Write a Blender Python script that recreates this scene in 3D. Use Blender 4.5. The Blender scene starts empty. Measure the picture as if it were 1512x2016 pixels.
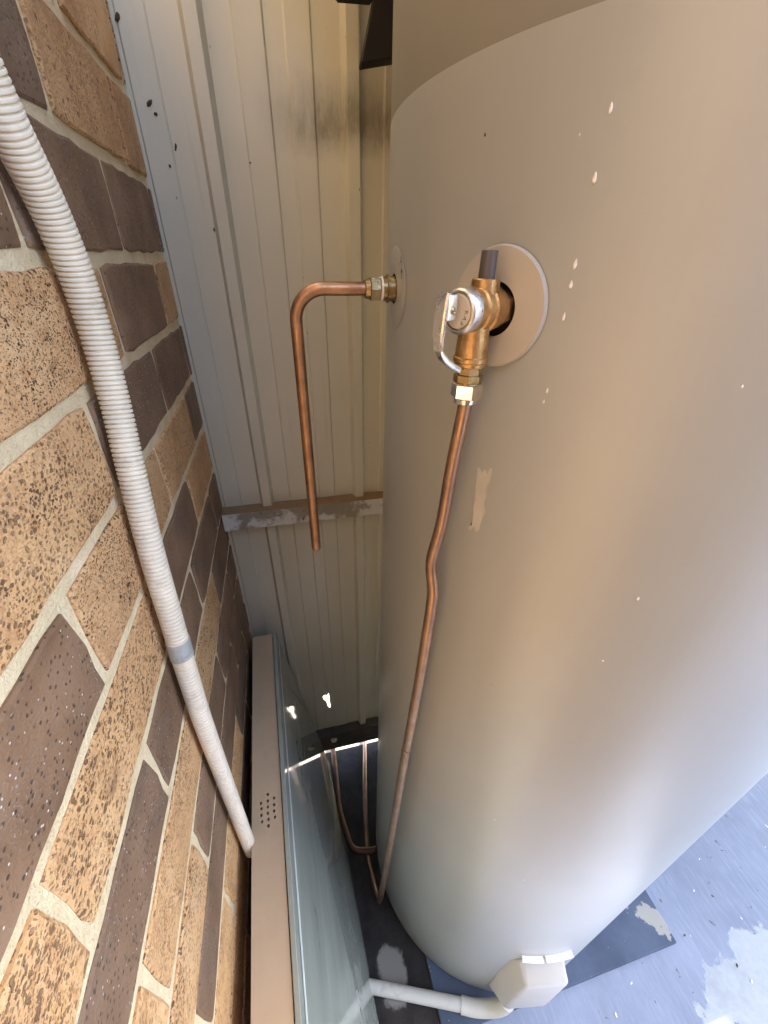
import bpy, bmesh, math, random
from mathutils import Vector, Matrix
from mathutils.geometry import tessellate_polygon

random.seed(7)
S = bpy.context.scene
COL = S.collection

# ------------------------------------------------------------------ camera
cam_d = bpy.data.cameras.new('camera')
cam = bpy.data.objects.new('camera', cam_d)
COL.objects.link(cam)
cam_d.sensor_fit = 'VERTICAL'
cam_d.sensor_height = 24.0
cam_d.lens = 24.0 * 794.3 / 2016.0
cam_d.clip_start = 0.01
cam_d.clip_end = 400
_rt = Vector((0.97102776, -0.23819394, 0.01920227))
_up = Vector((0.1111913, 0.5214854, 0.84598432))
_fw = Vector((0.21152204, 0.81933914, -0.5328619))
m = Matrix.Identity(4)
for r in range(3):
    m[r][0], m[r][1], m[r][2] = _rt[r], _up[r], -_fw[r]
cam.matrix_world = m
S.camera = cam

# ------------------------------------------------------------------ light
SUN_AZ, SUN_EL = math.radians(85), math.radians(55)      # sun stands beyond the fence
W = bpy.data.worlds.new('World')
S.world = W
W.use_nodes = True
wn = W.node_tree
sky = wn.nodes.new('ShaderNodeTexSky')
sky.sky_type = 'NISHITA'
sky.sun_disc = False
sky.sun_elevation = SUN_EL
sky.sun_rotation = SUN_AZ
bg = wn.nodes['Background']
wn.links.new(sky.outputs['Color'], bg.inputs['Color'])
bg.inputs['Strength'].default_value = 0.15
sd = bpy.data.lights.new('sun', 'SUN')
sd.energy = 2.5
sd.angle = math.radians(0.5)
sd.color = (1.0, 0.955, 0.89)
sun = bpy.data.objects.new('sun', sd)
COL.objects.link(sun)
sun_dir = Vector((math.sin(SUN_AZ) * math.cos(SUN_EL), math.cos(SUN_AZ) * math.cos(SUN_EL), math.sin(SUN_EL)))
sun.rotation_euler = sun_dir.to_track_quat('Z', 'Y').to_euler()
sun.location = (0, 6, 8)
S.view_settings.view_transform = 'Standard'
S.view_settings.look = 'None'
S.view_settings.gamma = 1.0
S.view_settings.use_curve_mapping = False
S.view_settings.exposure = 3.4
S.cycles.max_bounces = 10
S.cycles.diffuse_bounces = 7
S.cycles.glossy_bounces = 5
S.cycles.use_denoising = True

PX = .42
# ------------------------------------------------------------------ numbers
WX = -0.144            # face of the brick wall
FY = 0.752             # plane of the fence sheet
TC = Vector((0.4131, 0.4080))   # tank axis
TR = 0.30              # tank radius
ZB = -1.427            # underside of the tank
ZG = -1.440            # ground


# ------------------------------------------------------------------ material helpers
class NT:
    def __init__(s, name, rough=0.5, metal=0.0, color=(.5, .5, .5), spec=0.5):
        s.m = bpy.data.materials.new(name)
        s.m.use_nodes = True
        s.t = s.m.node_tree
        s.p = s.t.nodes['Principled BSDF']
        s.set('Roughness', rough)
        s.set('Metallic', metal)
        s.set('Base Color', (*color, 1))
        s.set('Specular IOR Level', spec)
        s._c = None

    def set(s, k, v):
        s.p.inputs[k].default_value = v

    def n(s, typ, **kw):
        nd = s.t.nodes.new('ShaderNode' + typ)
        for k, v in kw.items():
            setattr(nd, k, v)
        return nd

    def l(s, a, b):
        s.t.links.new(a, b)

    def coord(s, scale=(1, 1, 1), kind='Object', offset_random=False):
        tc = s.n('TexCoord')
        mp = s.n('Mapping')
        mp.inputs['Scale'].default_value = scale
        src = tc.outputs[kind]
        if offset_random:
            oi = s.n('ObjectInfo')
            mul = s.n('Math', operation='MULTIPLY')
            mul.inputs[1].default_value = 37.0
            s.l(oi.outputs['Random'], mul.inputs[0])
            va = s.n('VectorMath', operation='ADD')
            s.l(src, va.inputs[0])
            s.l(mul.outputs[0], va.inputs[1])
            src = va.outputs[0]
        s.l(src, mp.inputs['Vector'])
        return mp.outputs['Vector']

    def noise(s, vec, scale, detail=4, rough=.55, dist=0.0):
        nd = s.n('TexNoise')
        nd.inputs['Scale'].default_value = scale
        nd.inputs['Detail'].default_value = detail
        nd.inputs['Roughness'].default_value = rough
        nd.inputs['Distortion'].default_value = dist
        s.l(vec, nd.inputs['Vector'])
        return nd.outputs['Fac']

    def voro(s, vec, scale, out='Distance', rand=1.0):
        nd = s.n('TexVoronoi')
        nd.inputs['Scale'].default_value = scale
        nd.inputs['Randomness'].default_value = rand
        s.l(vec, nd.inputs['Vector'])
        return nd.outputs[out]

    def ramp(s, fac, stops, mode='LINEAR'):
        nd = s.n('ValToRGB')
        cr = nd.color_ramp
        cr.interpolation = mode
        while len(cr.elements) < len(stops):
            cr.elements.new(.5)
        for e, (p, c) in zip(cr.elements, stops):
            e.position = p
            e.color = (c, c, c, 1) if not isinstance(c, tuple) else (*c, 1)
        s.l(fac, nd.inputs['Fac'])
        return nd.outputs['Color']

    def mix(s, fac, a, b, mode='MIX'):
        nd = s.n('Mix', data_type='RGBA', blend_type=mode)
        for i, v in ((0, fac), (6, a), (7, b)):
            if isinstance(v, (int, float)):
                nd.inputs[i].default_value = v
            elif isinstance(v, tuple):
                nd.inputs[i].default_value = (*v, 1)
            else:
                s.l(v, nd.inputs[i])
        return nd.outputs[2]

    def math(s, op, a, b=None):
        nd = s.n('Math', operation=op)
        for i, v in enumerate((a, b)):
            if v is None:
                continue
            if isinstance(v, (int, float)):
                nd.inputs[i].default_value = v
            else:
                s.l(v, nd.inputs[i])
        return nd.outputs[0]

    def sep(s, vec):
        nd = s.n('SeparateXYZ')
        s.l(vec, nd.inputs[0])
        return nd.outputs

    def bump(s, h, strength=.3, dist=.001):
        nd = s.n('Bump')
        nd.inputs['Strength'].default_value = strength
        nd.inputs['Distance'].default_value = dist
        s.l(h, nd.inputs['Height'])
        s.l(nd.outputs['Normal'], s.p.inputs['Normal'])

    def to(s, out, k):
        s.l(out, s.p.inputs[k])


def mat_tan_brick():
    M = NT('tan_brick', rough=.75, spec=.35)
    v = M.coord(offset_random=True)
    vs = M.coord((1, .95, 1.1), offset_random=True)
    n1 = M.noise(v, 14, 3)
    base = M.ramp(n1, [(.3, (.50, .255, .098)), (.52, (.66, .37, .148)), (.72, (.75, .47, .225))])
    oi = M.n('ObjectInfo')
    base = M.mix(M.math('MULTIPLY', oi.outputs['Random'], .35), base, (.46, .25, .12))
    fine = M.noise(v, 420, 3)
    base = M.mix(M.ramp(fine, [(.35, .0), (.7, .45)]), base, (.68, .47, .28))
    # iron spots of several sizes, crowding in bands
    band = M.ramp(M.noise(v, 22, 3), [(.3, 0.0), (.58, 1.0)])
    wob = M.noise(v, 330, 3, .65)
    def spots(scale, lo, hi, amt):
        d = M.voro(vs, scale)
        c = M.voro(vs, scale, 'Color')
        keep = M.sep(c)[0]
        dd = M.math('ADD', d, M.math('MULTIPLY', M.math('SUBTRACT', wob, .5), .75))
        dd = M.math('ADD', dd, M.math('MULTIPLY', keep, amt))
        return M.ramp(dd, [(lo, 1.0), (hi, 0.0)])
    s1 = spots(270, .33, .46, .36)
    s2 = spots(560, .36, .48, .28)
    s3 = spots(120, .24, .30, .62)
    sp = M.math('MAXIMUM', s1, M.math('MULTIPLY', s2, M.math('ADD', M.math('MULTIPLY', band, .7), .1)))
    sp = M.math('MULTIPLY', sp, M.math('ADD', M.math('MULTIPLY', band, .55), .45))
    sp = M.math('MAXIMUM', sp, s3)
    dark = M.mix(M.noise(v, 150, 2), (.009, .006, .005), (.06, .025, .011))
    halo = M.math('MULTIPLY', M.ramp(M.noise(v, 95, 4, .65), [(.5, 0.0), (.68, .55)]), band)
    base = M.mix(halo, base, (.36, .15, .05))
    sp = M.math('MULTIPLY', sp, M.ramp(oi.outputs['Random'], [(0.0, .4), (.8, 1.0)]))
    col = M.mix(M.math('MULTIPLY', sp, .95), base, dark)
    # rusty burn blotches
    bl = M.ramp(M.noise(vs, 19, 4, .6), [(.66, 0.0), (.74, .8)])
    col = M.mix(bl, col, M.mix(M.noise(v, 190, 2), (.2, .085, .04), (.05, .022, .015)))
    M.to(col, 'Base Color')
    h = M.math('SUBTRACT', M.math('ADD', M.math('MULTIPLY', M.noise(v, 300, 4, .65), .55), M.math('MULTIPLY', M.noise(v, 85, 3, .6, 1.0), .7)), M.math('MULTIPLY', sp, .8))
    M.bump(h, 1.0, .0028)
    return M.m


def mat_brown_brick():
    M = NT('brown_brick', rough=.6, spec=.4)
    v = M.coord(offset_random=True)
    n1 = M.noise(v, 16, 4)
    base = M.ramp(n1, [(.3, (.145, .08, .042)), (.5, (.215, .122, .066)), (.7, (.28, .168, .098))])
    oi = M.n('ObjectInfo')
    base = M.mix(M.ramp(oi.outputs['Random'], [(.45, 0.0), (1.0, .6)]), base, (.135, .09, .06))
    base = M.mix(M.ramp(M.noise(v, 9, 2), [(.5, 0.0), (.7, .5)]), base, (.115, .082, .06))
    d = M.voro(v, 330)
    c = M.sep(M.voro(v, 330, 'Color'))[0]
    white = M.math('MULTIPLY', M.ramp(d, [(.14, 1.0), (.26, 0.0)]), M.ramp(c, [(.93, 0.0), (.95, 1.0)]))
    d2 = M.voro(v, 340)
    c2 = M.sep(M.voro(v, 340, 'Color'))[1]
    pit = M.math('MULTIPLY', M.ramp(d2, [(.24, 1.0), (.38, 0.0)]), M.ramp(c2, [(.68, 0.0), (.74, 1.0)]))
    frost = M.math('MULTIPLY', M.ramp(M.noise(v, 520, 3, .7), [(.56, 0.0), (.66, .8)]), M.ramp(M.noise(v, 25, 2), [(.48, 0.0), (.66, 1.0)]))
    col = M.mix(M.math('MULTIPLY', pit, .75), base, (.035, .02, .015))
    col = M.mix(frost, col, (.36, .32, .28))
    col = M.mix(M.math('MULTIPLY', white, .9), col, (.72, .68, .62))
    M.to(col, 'Base Color')
    h = M.math('SUBTRACT', M.math('MULTIPLY', M.noise(v, 260, 4, .65), .8), M.math('MULTIPLY', pit, .9))
    h = M.math('ADD', h, M.math('MULTIPLY', white, .5))
    M.bump(h, .8, .0016)
    return M.m


def mat_mortar():
    M = NT('mortar', rough=.9, spec=.2)
    v = M.coord()
    n1 = M.noise(v, 30, 4)
    c = M.ramp(n1, [(.3, (.70, .55, .33)), (.7, (.85, .70, .45))])
    c = M.mix(M.ramp(M.noise(v, 420, 2), [(.62, 0.0), (.72, .55)]), c, (.25, .19, .12))
    M.to(c, 'Base Color')
    M.bump(M.noise(v, 240, 5, .7), 1.0, .003)
    return M.m


def mat_fence():
    M = NT('cream_sheet_metal', rough=.38, spec=.45)
    v = M.coord()
    z = M.sep(v)[2]
    x = M.sep(v)[0]
    base = M.mix(M.ramp(M.noise(v, 3, 3), [(.35, 0.0), (.7, 1.0)]), (.53, .50, .375), (.60, .57, .445))
    # mouldy tide mark
    vs = M.coord((30, 30, 7))
    edge = M.math('ADD', M.math('SUBTRACT', z, 1.44), M.math('MULTIPLY', M.math('SUBTRACT', M.noise(v, 26, 4), .5), .05))
    m1 = M.ramp(edge, [(.115, 0.0), (.15, 1.0), (.165, .9), (.21, 0.0)])
    m1 = M.math('MULTIPLY', m1, M.ramp(x, [(-.02, 0.0), (.09, 1.0)]))
    m1 = M.math('MULTIPLY', m1, M.ramp(M.noise(vs, 3.0, 4, .7), [(.3, .35), (.65, 1.0)]))
    base = M.mix(M.math('MULTIPLY', m1, .85), base, (.15, .125, .08))
    run = M.ramp(M.noise(M.coord((60, 60, 2.2)), 2.2, 4, .6), [(.62, 0.0), (.75, .5)])
    base = M.mix(M.math('MULTIPLY', run, .35), base, (.26, .21, .14))
    fl = M.ramp(M.voro(M.coord((1, 1, .45)), 55), [(.03, 1.0), (.06, 0.0)])
    keep = M.ramp(M.sep(M.voro(M.coord((1, 1, .45)), 55, 'Color'))[0], [(.7, 0.0), (.72, 1.0)])
    base = M.mix(M.math('MULTIPLY', M.math('MULTIPLY', fl, keep), .8), base, (.09, .07, .045))
    M.to(base, 'Base Color')
    M.to(M.ramp(M.noise(v, 9, 4), [(.3, .3), (.7, .5)]), 'Roughness')
    M.bump(M.noise(v, 16, 2), .15, .002)
    return M.m


def mat_rail():
    M = NT('rail_metal', rough=.6, spec=.35)
    v = M.coord()
    z = M.sep(v)[2]
    pat = M.ramp(M.noise(v, 11, 5, .6), [(.45, 0.0), (.5, 1.0)])
    front = M.mix(pat, (.26, .225, .165), (.56, .55, .50))
    geo = M.n('NewGeometry')
    up = M.sep(geo.outputs['Normal'])[2]
    dust = M.mix(M.noise(v, 60, 4), (.20, .115, .05), (.30, .185, .09))
    base = M.mix(M.ramp(up, [(.4, 0.0), (.7, 1.0)]), front, dust)
    base = M.mix(M.ramp(M.noise(v, 130, 3), [(.66, 0.0), (.7, .9)]), base, (.06, .05, .04))
    M.to(base, 'Base Color')
    M.bump(M.noise(v, 130, 4), .4, .001)
    return M.m


def mat_tank():
    M = NT('beige_tank_paint', rough=.33, spec=.5, color=(.42, .36, .285))
    v = M.coord()
    n = M.noise(v, 3.2, 4)
    c = M.ramp(n, [(.3, (.275, .276, .25)), (.7, (.31, .312, .285))])
    dust = M.ramp(M.noise(M.coord((9, 9, 1.6)), 3, 5, .6), [(.5, 0.0), (.8, .28)])
    c = M.mix(M.math('MULTIPLY', dust, .8), c, (.235, .215, .172))
    sc = M.ramp(M.voro(v, 26), [(.015, 1.0), (.035, 0.0)])
    kp = M.ramp(M.sep(M.voro(v, 26, 'Color'))[0], [(.8, 0.0), (.82, 1.0)])
    c = M.mix(M.math('MULTIPLY', M.math('MULTIPLY', sc, kp), .7), c, (.17, .13, .09))
    M.to(c, 'Base Color')
    M.to(M.ramp(M.noise(v, 7, 5), [(.3, .42), (.75, .52)]), 'Roughness')
    M.set('Coat Weight', 1.0)
    M.set('Coat Roughness', .38)
    h = M.math('ADD', M.math('MULTIPLY', M.noise(v, 5, 2), 1.0), M.math('MULTIPLY', M.noise(v, 700, 2), .02))
    M.bump(h, .05, .006)
    return M.m


def mat_metal(name, col, rough, tint=None, scale=60, metal=1.0, bump=.2, dark=.5):
    M = NT(name, rough=rough, metal=metal, color=col)
    v = M.coord()
    n = M.ramp(M.noise(v, scale, 5, .65), [(.35, 0.0), (.7, 1.0)])
    tint = tint or tuple(c * dark for c in col)
    M.to(M.mix(n, col, tint), 'Base Color')
    M.to(M.ramp(M.noise(v, scale * 2.3, 4), [(.3, max(.05, rough - .1)), (.7, rough + .14)]), 'Roughness')
    M.bump(M.noise(v, scale * 5, 3), bump, .0006)
    return M.m


def mat_plain(name, col, rough=.5, spec=.4, var=.12, scale=20, bump=.1, stain=None):
    M = NT(name, rough=rough, color=col, spec=spec)
    v = M.coord()
    lo = tuple(c * (1 - var) for c in col)
    hi = tuple(min(.95, c * (1 + var)) for c in col)
    c = M.mix(M.ramp(M.noise(v, scale, 4), [(.3, 0.0), (.7, 1.0)]), lo, hi)
    if stain:
        c = M.mix(M.ramp(M.noise(v, scale * 2.1, 5, .7), [(.55, 0.0), (.75, .7)]), c, stain)
    M.to(c, 'Base Color')
    if bump:
        M.bump(M.noise(v, scale * 8, 4), bump, .001)
    return M.m


def mat_floor():
    M = NT('painted_concrete', rough=.5, spec=.45)
    v = M.coord()
    n = M.noise(v, 5, 5, .6)
    paint = M.ramp(n, [(.3, (.145, .166, .215)), (.7, (.20, .225, .285))])
    brush = M.noise(M.coord((70, 9, 1)), 2.0, 4, .6)
    paint = M.mix(M.ramp(brush, [(.45, 0.0), (.75, .45)]), paint, (.27, .29, .35))
    conc = M.mix(M.noise(v, 90, 4), (.27, .28, .28), (.35, .36, .355))
    x, y = M.sep(v)[0], M.sep(v)[1]
    # where the paint has peeled to bare concrete
    dx = M.math('SUBTRACT', x, .93)
    dy = M.math('SUBTRACT', y, -.03)
    r1 = M.math('SQRT', M.math('ADD', M.math('MULTIPLY', dx, dx), M.math('MULTIPLY', M.math('MULTIPLY', dy, dy), 3.2)))
    ex = M.math('SUBTRACT', x, .12)
    ey = M.math('SUBTRACT', y, .12)
    r2 = M.math('SQRT', M.math('ADD', M.math('MULTIPLY', ex, ex), M.math('MULTIPLY', ey, ey)))
    r = M.math('MINIMUM', r1, M.math('ADD', r2, .1))
    r = M.math('ADD', r, M.math('MULTIPLY', M.math('SUBTRACT', M.noise(v, 11, 5, .6), .5), .3))
    r = M.math('ADD', r, M.math('MULTIPLY', M.math('SUBTRACT', M.noise(v, 70, 4, .7), .5), .05))
    peel = M.ramp(r, [(.160, 1.0), (.176, 0.0)])
    far = M.ramp(M.noise(v, 3.3, 5, .6), [(.66, 0.0), (.67, 1.0)])
    peel = M.math('MAXIMUM', peel, M.math('MULTIPLY', far, M.ramp(x, [(1.2, 0.0), (1.3, 1.0)])))
    c = M.mix(peel, paint, conc)
    c = M.mix(M.ramp(M.noise(v, 6, 6, .7), [(.48, 0.0), (.7, .5)]), c, (.15, .16, .19))
    c = M.mix(M.ramp(M.noise(v, 45, 4), [(.68, 0.0), (.71, .85)]), c, (.06, .06, .07))
    M.to(c, 'Base Color')
    M.bump(M.math('SUBTRACT', M.math('MULTIPLY', M.noise(v, 120, 5, .6), .5), M.math('MULTIPLY', peel, 1.2)), .5, .0016)
    return M.m


def mat_pad():
    M = NT('dark_slab', rough=.75, spec=.2)
    v = M.coord()
    c = M.ramp(M.noise(v, 9, 5, .6), [(.3, (.05, .063, .09)), (.7, (.085, .104, .145))])
    bare = M.ramp(M.noise(v, 8.5, 5, .6), [(.64, 0.0), (.65, 1.0)])
    c = M.mix(bare, c, (.30, .28, .24))
    c = M.mix(M.ramp(M.noise(v, 150, 3), [(.7, 0.0), (.74, .6)]), c, (.4, .4, .4))
    M.to(c, 'Base Color')
    M.bump(M.noise(v, 90, 5), .4, .0012)
    return M.m


def mat_glass():
    M = NT('dusty_glass', rough=.04, color=(.78, .86, .80))
    M.set('Transmission Weight', 1.0)
    M.set('IOR', 1.5)
    v = M.coord()
    n = M.noise(M.coord((1, 1, 2.5)), 7, 5, .65)
    D = M.n('BsdfPrincipled')
    M.l(M.mix(n, (.27, .285, .235), (.37, .38, .32)), D.inputs['Base Color'])
    D.inputs['Roughness'].default_value = .06
    D.inputs['IOR'].default_value = 1.5
    mx = M.n('MixShader')
    M.l(M.ramp(n, [(.3, .86), (.75, .97)]), mx.inputs[0])
    M.l(M.p.outputs[0], mx.inputs[1])
    M.l(D.outputs[0], mx.inputs[2])
    M.l(mx.outputs[0], M.t.nodes['Material Output'].inputs['Surface'])
    return M.m


MAT = {
    'tan': mat_tan_brick(), 'brown': mat_brown_brick(), 'mortar': mat_mortar(), 'fence': mat_fence(),
    'rail': mat_rail(), 'tank': mat_tank(), 'floor': mat_floor(), 'pad': mat_pad(), 'glass': mat_glass(),
    'copper': mat_metal('copper', (.52, .29, .16), .4, (.30, .16, .095), 45),
    'agedcopper': mat_metal('aged_copper', (.43, .26, .16), .42, (.25, .16, .115), 35),
    'dullcopper': mat_metal('dull_copper', (.14, .075, .05), .55, (.07, .045, .035), 30),
    'brass': mat_metal('cast_brass', (.58, .37, .165), .38, (.36, .205, .085), 110, bump=.6),
    'oldbrass': mat_metal('old_brass', (.45, .33, .16), .32, (.22, .15, .07), 80, bump=.3),
    'chrome': mat_metal('chrome', (.80, .78, .75), .1, (.55, .53, .5), 40, bump=.05),
    'zinc': mat_metal('zinc_cap', (.72, .70, .66), .33, (.5, .48, .44), 120, bump=.3),
    'lever': mat_metal('silver_lever', (.86, .84, .80), .28, (.7, .68, .64), 90, bump=.15),
    'strip': mat_plain('pale_edge_strip', (.62, .64, .60), .25, .5, .1, 30, 0),
    'white': mat_plain('white_ptfe', (.75, .72, .68), .5),
    'disc': mat_plain('beige_plate', (.40, .36, .30), .36, .5, .05, 9, .05),
    'black': mat_plain('black_rubber', (.012, .010, .009), .65, .3),
    'hole': mat_plain('black_recess', (.006, .004, .004), .8, .2),
    'greytube': mat_plain('grey_plastic_tube', (.075, .062, .055), .4, .5),
    'plate': mat_plain('label_plate', (.50, .45, .36), .45),
    'ink': mat_plain('dark_ink', (.05, .04, .035), .6),
    'conduit': mat_plain('grey_conduit', (.75, .655, .505), .4, .45, .08, 25, .1, (.5, .42, .30)),
    'coupling': mat_plain('dirty_coupling', (.36, .36, .33), .3, .5, .25, 40, .15, (.16, .15, .13)),
    'pvc': mat_plain('cream_pvc', (.58, .55, .47), .45, .45, .1, 12, .1, (.38, .34, .27)),
    'beige': mat_plain('beige_cabinet', (.44, .32, .195), .5, .4, .06, 14, .06, (.36, .265, .165)),
    'cap': mat_plain('shaded_top_paint', (.20, .188, .15), .45, .4, .05, 6, .05),  # tank top tone, darkened to carry the shade band
    'cover': mat_plain('cover_paint', (.46, .435, .39), .35, .5, .06, 10, .05),
    'added_roof': mat_plain('added_roof_lining', (.34, .29, .22), .7, .3),
    'bouncewall': mat_plain('bounce_wall_render', (.50, .38, .25), .85, .2),
    'yard': mat_plain('sandy_ground', (.42, .36, .28), .9, .2, .15, 3),
    'chip': mat_plain('white_chip', (.72, .68, .62), .5),
    'residue': mat_plain('glue_residue', (.43, .405, .345), .55, .4),
    'mud': mat_plain('mud', (.085, .06, .03), .9, .1),
}


# ------------------------------------------------------------------ object helpers
def link(name, me, mat, parent=None, smooth=False):
    if smooth is True:
        for p in me.polygons:
            p.use_smooth = True
    elif smooth:
        for p in me.polygons:
            p.use_smooth = True
        me.set_sharp_from_angle(angle=math.radians(smooth))
    o = bpy.data.objects.new(name, me)
    COL.objects.link(o)
    if mat is not None and not me.materials:
        me.materials.append(MAT[mat] if isinstance(mat, str) else mat)
    if parent is not None:
        o.parent = parent
    return o


def pyd(name, v, f, mat, parent=None, smooth=False):
    me = bpy.data.meshes.new(name)
    me.from_pydata([tuple(x) for x in v], [], f)
    me.update()
    return link(name, me, mat, parent, smooth)


def bmo(name, bm, mat, parent=None, smooth=False):
    bmesh.ops.recalc_face_normals(bm, faces=bm.faces)
    me = bpy.data.meshes.new(name)
    bm.to_mesh(me)
    bm.free()
    return link(name, me, mat, parent, smooth)


def tag(o, label=None, cat=None, group=None, kind=None):
    if label: o['label'] = label
    if cat: o['category'] = cat
    if group: o['group'] = group
    if kind: o['kind'] = kind
    return o


def thing(name, label, cat, loc=(0, 0, 0), group=None):
    o = bpy.data.objects.new(name, None)
    COL.objects.link(o)
    o.location = loc
    o.empty_display_size = .05
    return tag(o, label, cat, group)


def add_box(bm, x0, x1, y0, y1, z0, z1, bev=0.0, mtx=None):
    vs = [bm.verts.new(c) for c in ((x0, y0, z0), (x1, y0, z0), (x1, y1, z0), (x0, y1, z0),
                                    (x0, y0, z1), (x1, y0, z1), (x1, y1, z1), (x0, y1, z1))]
    fs = [bm.faces.new([vs[i] for i in q]) for q in
          ((0, 3, 2, 1), (4, 5, 6, 7), (0, 1, 5, 4), (1, 2, 6, 5), (2, 3, 7, 6), (3, 0, 4, 7))]
    if mtx is not None:
        bmesh.ops.transform(bm, matrix=mtx, verts=vs)
    if bev:
        bmesh.ops.bevel(bm, geom=list({e for f in fs for e in f.edges}), offset=bev, segments=2, affect='EDGES', profile=.6)


def frame(axis):
    a = Vector(axis).normalized()
    u = a.orthogonal().normalized()
    return a, u, a.cross(u)


def add_lathe(bm, org, axis, prof, n=28, up=None, closed=True, phase=0.0):
    """prof: list of (distance along axis, radius)"""
    a = Vector(axis).normalized()
    u = (Vector(up) - a * a.dot(Vector(up))).normalized() if up else a.orthogonal().normalized()
    w = a.cross(u)
    rings = []
    for d, r in prof:
        c = Vector(org) + a * d
        rings.append([bm.verts.new(c + (u * math.cos(t) + w * math.sin(t)) * r)
                      for t in [2 * math.pi * (k + phase) / n for k in range(n)]])
    for A, B in zip(rings, rings[1:]):
        for k in range(n):
            bm.faces.new((A[k], A[(k + 1) % n], B[(k + 1) % n], B[k]))
    if closed:
        bm.faces.new(rings[0][::-1])
        bm.faces.new(rings[-1])


def spline(pts, per=8):
    """Catmull-Rom through the points"""
    P = [Vector(p) for p in pts]
    P = [P[0] * 2 - P[1]] + P + [P[-1] * 2 - P[-2]]
    out = []
    for i in range(1, len(P) - 2):
        p0, p1, p2, p3 = P[i - 1], P[i], P[i + 1], P[i + 2]
        for k in range(per):
            t = k / per
            out.append(.5 * ((2 * p1) + (p2 - p0) * t + (2 * p0 - 5 * p1 + 4 * p2 - p3) * t * t + (3 * p1 - p0 - 3 * p2 + p3) * t ** 3))
    out.append(P[-2].copy())
    return out


def resample(pts, step):
    out = [pts[0].copy()]
    acc = 0.0
    for a, b in zip(pts, pts[1:]):
        L = (b - a).length
        if L < 1e-9:
            continue
        d = step - acc
        while d <= L:
            out.append(a + (b - a) * (d / L))
            d += step
        acc = (acc + L) % step
    return out


def add_tube(bm, pts, rad, n=16, cap=True):
    """rad: number or function of (index, arc length)"""
    P = [Vector(p) for p in pts]
    T = []
    for i in range(len(P)):
        T.append((P[min(i + 1, len(P) - 1)] - P[max(i - 1, 0)]).normalized())
    u = T[0].orthogonal().normalized()
    s = 0.0
    rings = []
    for i, p in enumerate(P):
        if i:
            s += (p - P[i - 1]).length
        u = (u - T[i] * T[i].dot(u)).normalized()
        w = T[i].cross(u)
        r = rad(i, s) if callable(rad) else rad
        rings.append([bm.verts.new(p + (u * math.cos(t) + w * math.sin(t)) * r)
                      for t in [2 * math.pi * k / n for k in range(n)]])
    for A, B in zip(rings, rings[1:]):
        for k in range(n):
            bm.faces.new((A[k], A[(k + 1) % n], B[(k + 1) % n], B[k]))
    if cap:
        bm.faces.new(rings[0][::-1])
        bm.faces.new(rings[-1])


def arc_bend(pts, rad, seg=8):
    """rounds the inner corners of a polyline"""
    P = [Vector(p) for p in pts]
    out = [P[0]]
    for i in range(1, len(P) - 1):
        a, b, c = P[i - 1], P[i], P[i + 1]
        d1, d2 = (a - b).normalized(), (c - b).normalized()
        ang = d1.angle(d2)
        r = rad[i - 1] if isinstance(rad, (list, tuple)) else rad
        t = min(r / math.tan(ang / 2), .48 * (a - b).length, .48 * (c - b).length)
        rr = t * math.tan(ang / 2)
        cen = b + (d1 + d2).normalized() * (rr / math.sin(ang / 2))
        p1, p2 = b + d1 * t, b + d2 * t
        v1, v2 = p1 - cen, p2 - cen
        for k in range(seg + 1):
            full = v1.angle(v2)
            ax = v1.cross(v2).normalized()
            out.append(cen + Matrix.Rotation(full * k / seg, 3, ax) @ v1)
    out.append(P[-1])
    return out


def tank_pt(deg, r, z):
    a = math.radians(deg)
    return Vector((TC.x + r * math.cos(a), TC.y + r * math.sin(a), z))


# ------------------------------------------------------------------ the ground
bm = bmesh.new()
xs = [-40, -6, -1.5, -.3, .3, 1, 2.2, 6, 40]
ys = [-40, -8, -3, -1, -.2, .3, FY - .004]
vv = [[bm.verts.new((x, y, ZG)) for y in ys] for x in xs]
for i in range(len(xs) - 1):
    for j in range(len(ys) - 1):
        bm.faces.new((vv[i][j], vv[i + 1][j], vv[i + 1][j + 1], vv[i][j + 1]))
tag(bmo('floor', bm, 'floor'), kind='structure')
bm = bmesh.new()
add_box(bm, -40, 40, FY + .0, 40, ZG - .3, ZG - .004)
tag(bmo('ground', bm, 'yard'), kind='structure')

# ------------------------------------------------------------------ brick wall
wall = thing('brick_wall', 'speckled tan and brown brick wall with cream mortar along the left side', 'brick wall', (WX, .3, ZG))
bm = bmesh.new()
add_box(bm, -.11, -.0024, -3.2, FY + .10 - .3, 0, 2.4)
mortar = bmo('mortar', bm, 'mortar', wall)
H, Z0 = .086, .1666
ODD = [-.49, -.255, -.015, .222, .465, .665, .868]
EVEN = [-.61, -.375, -.135, .105, .345, .557, .745, .868]
KIND = {(0, 4): 'b', (0, 5): 't', (0, 6): 't', (-1, 3): 't', (-1, 4): 'b', (-1, 5): 't',
        (1, 3): 'b', (1, 4): 't', (1, 5): 't', (2, 3): 'b', (2, 4): 'b', (2, 5): 'b', (2, 6): 'b',
        (3, 2): 't', (3, 3): 't', (3, 4): 'b', (3, 5): 't', (4, 2): 't', (4, 3): 't', (4, 4): 'b', (4, 5): 'b', (4, 6): 'b',
        (5, 2): 'b', (5, 3): 't', (5, 4): 't', (5, 5): 'b', (6, 2): 't', (6, 3): 't', (6, 4): 'b', (6, 5): 't',
        (7, 2): 'b', (7, 3): 'b', (7, 4): 'b', (7, 5): 'b', (8, 2): 't', (8, 3): 't', (8, 4): 't', (8, 5): 'b', (9, 5): 'b', (10, 5): 'b', (11, 4): 'b', (11, 5): 'b', (12, 4): 'b', (12, 5): 'b',
        (9, 2): 't', (9, 3): 'b', (9, 4): 'b', (10, 2): 't', (10, 3): 'b', (10, 4): 'b', (11, 2): 't', (11, 3): 't'}


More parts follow.
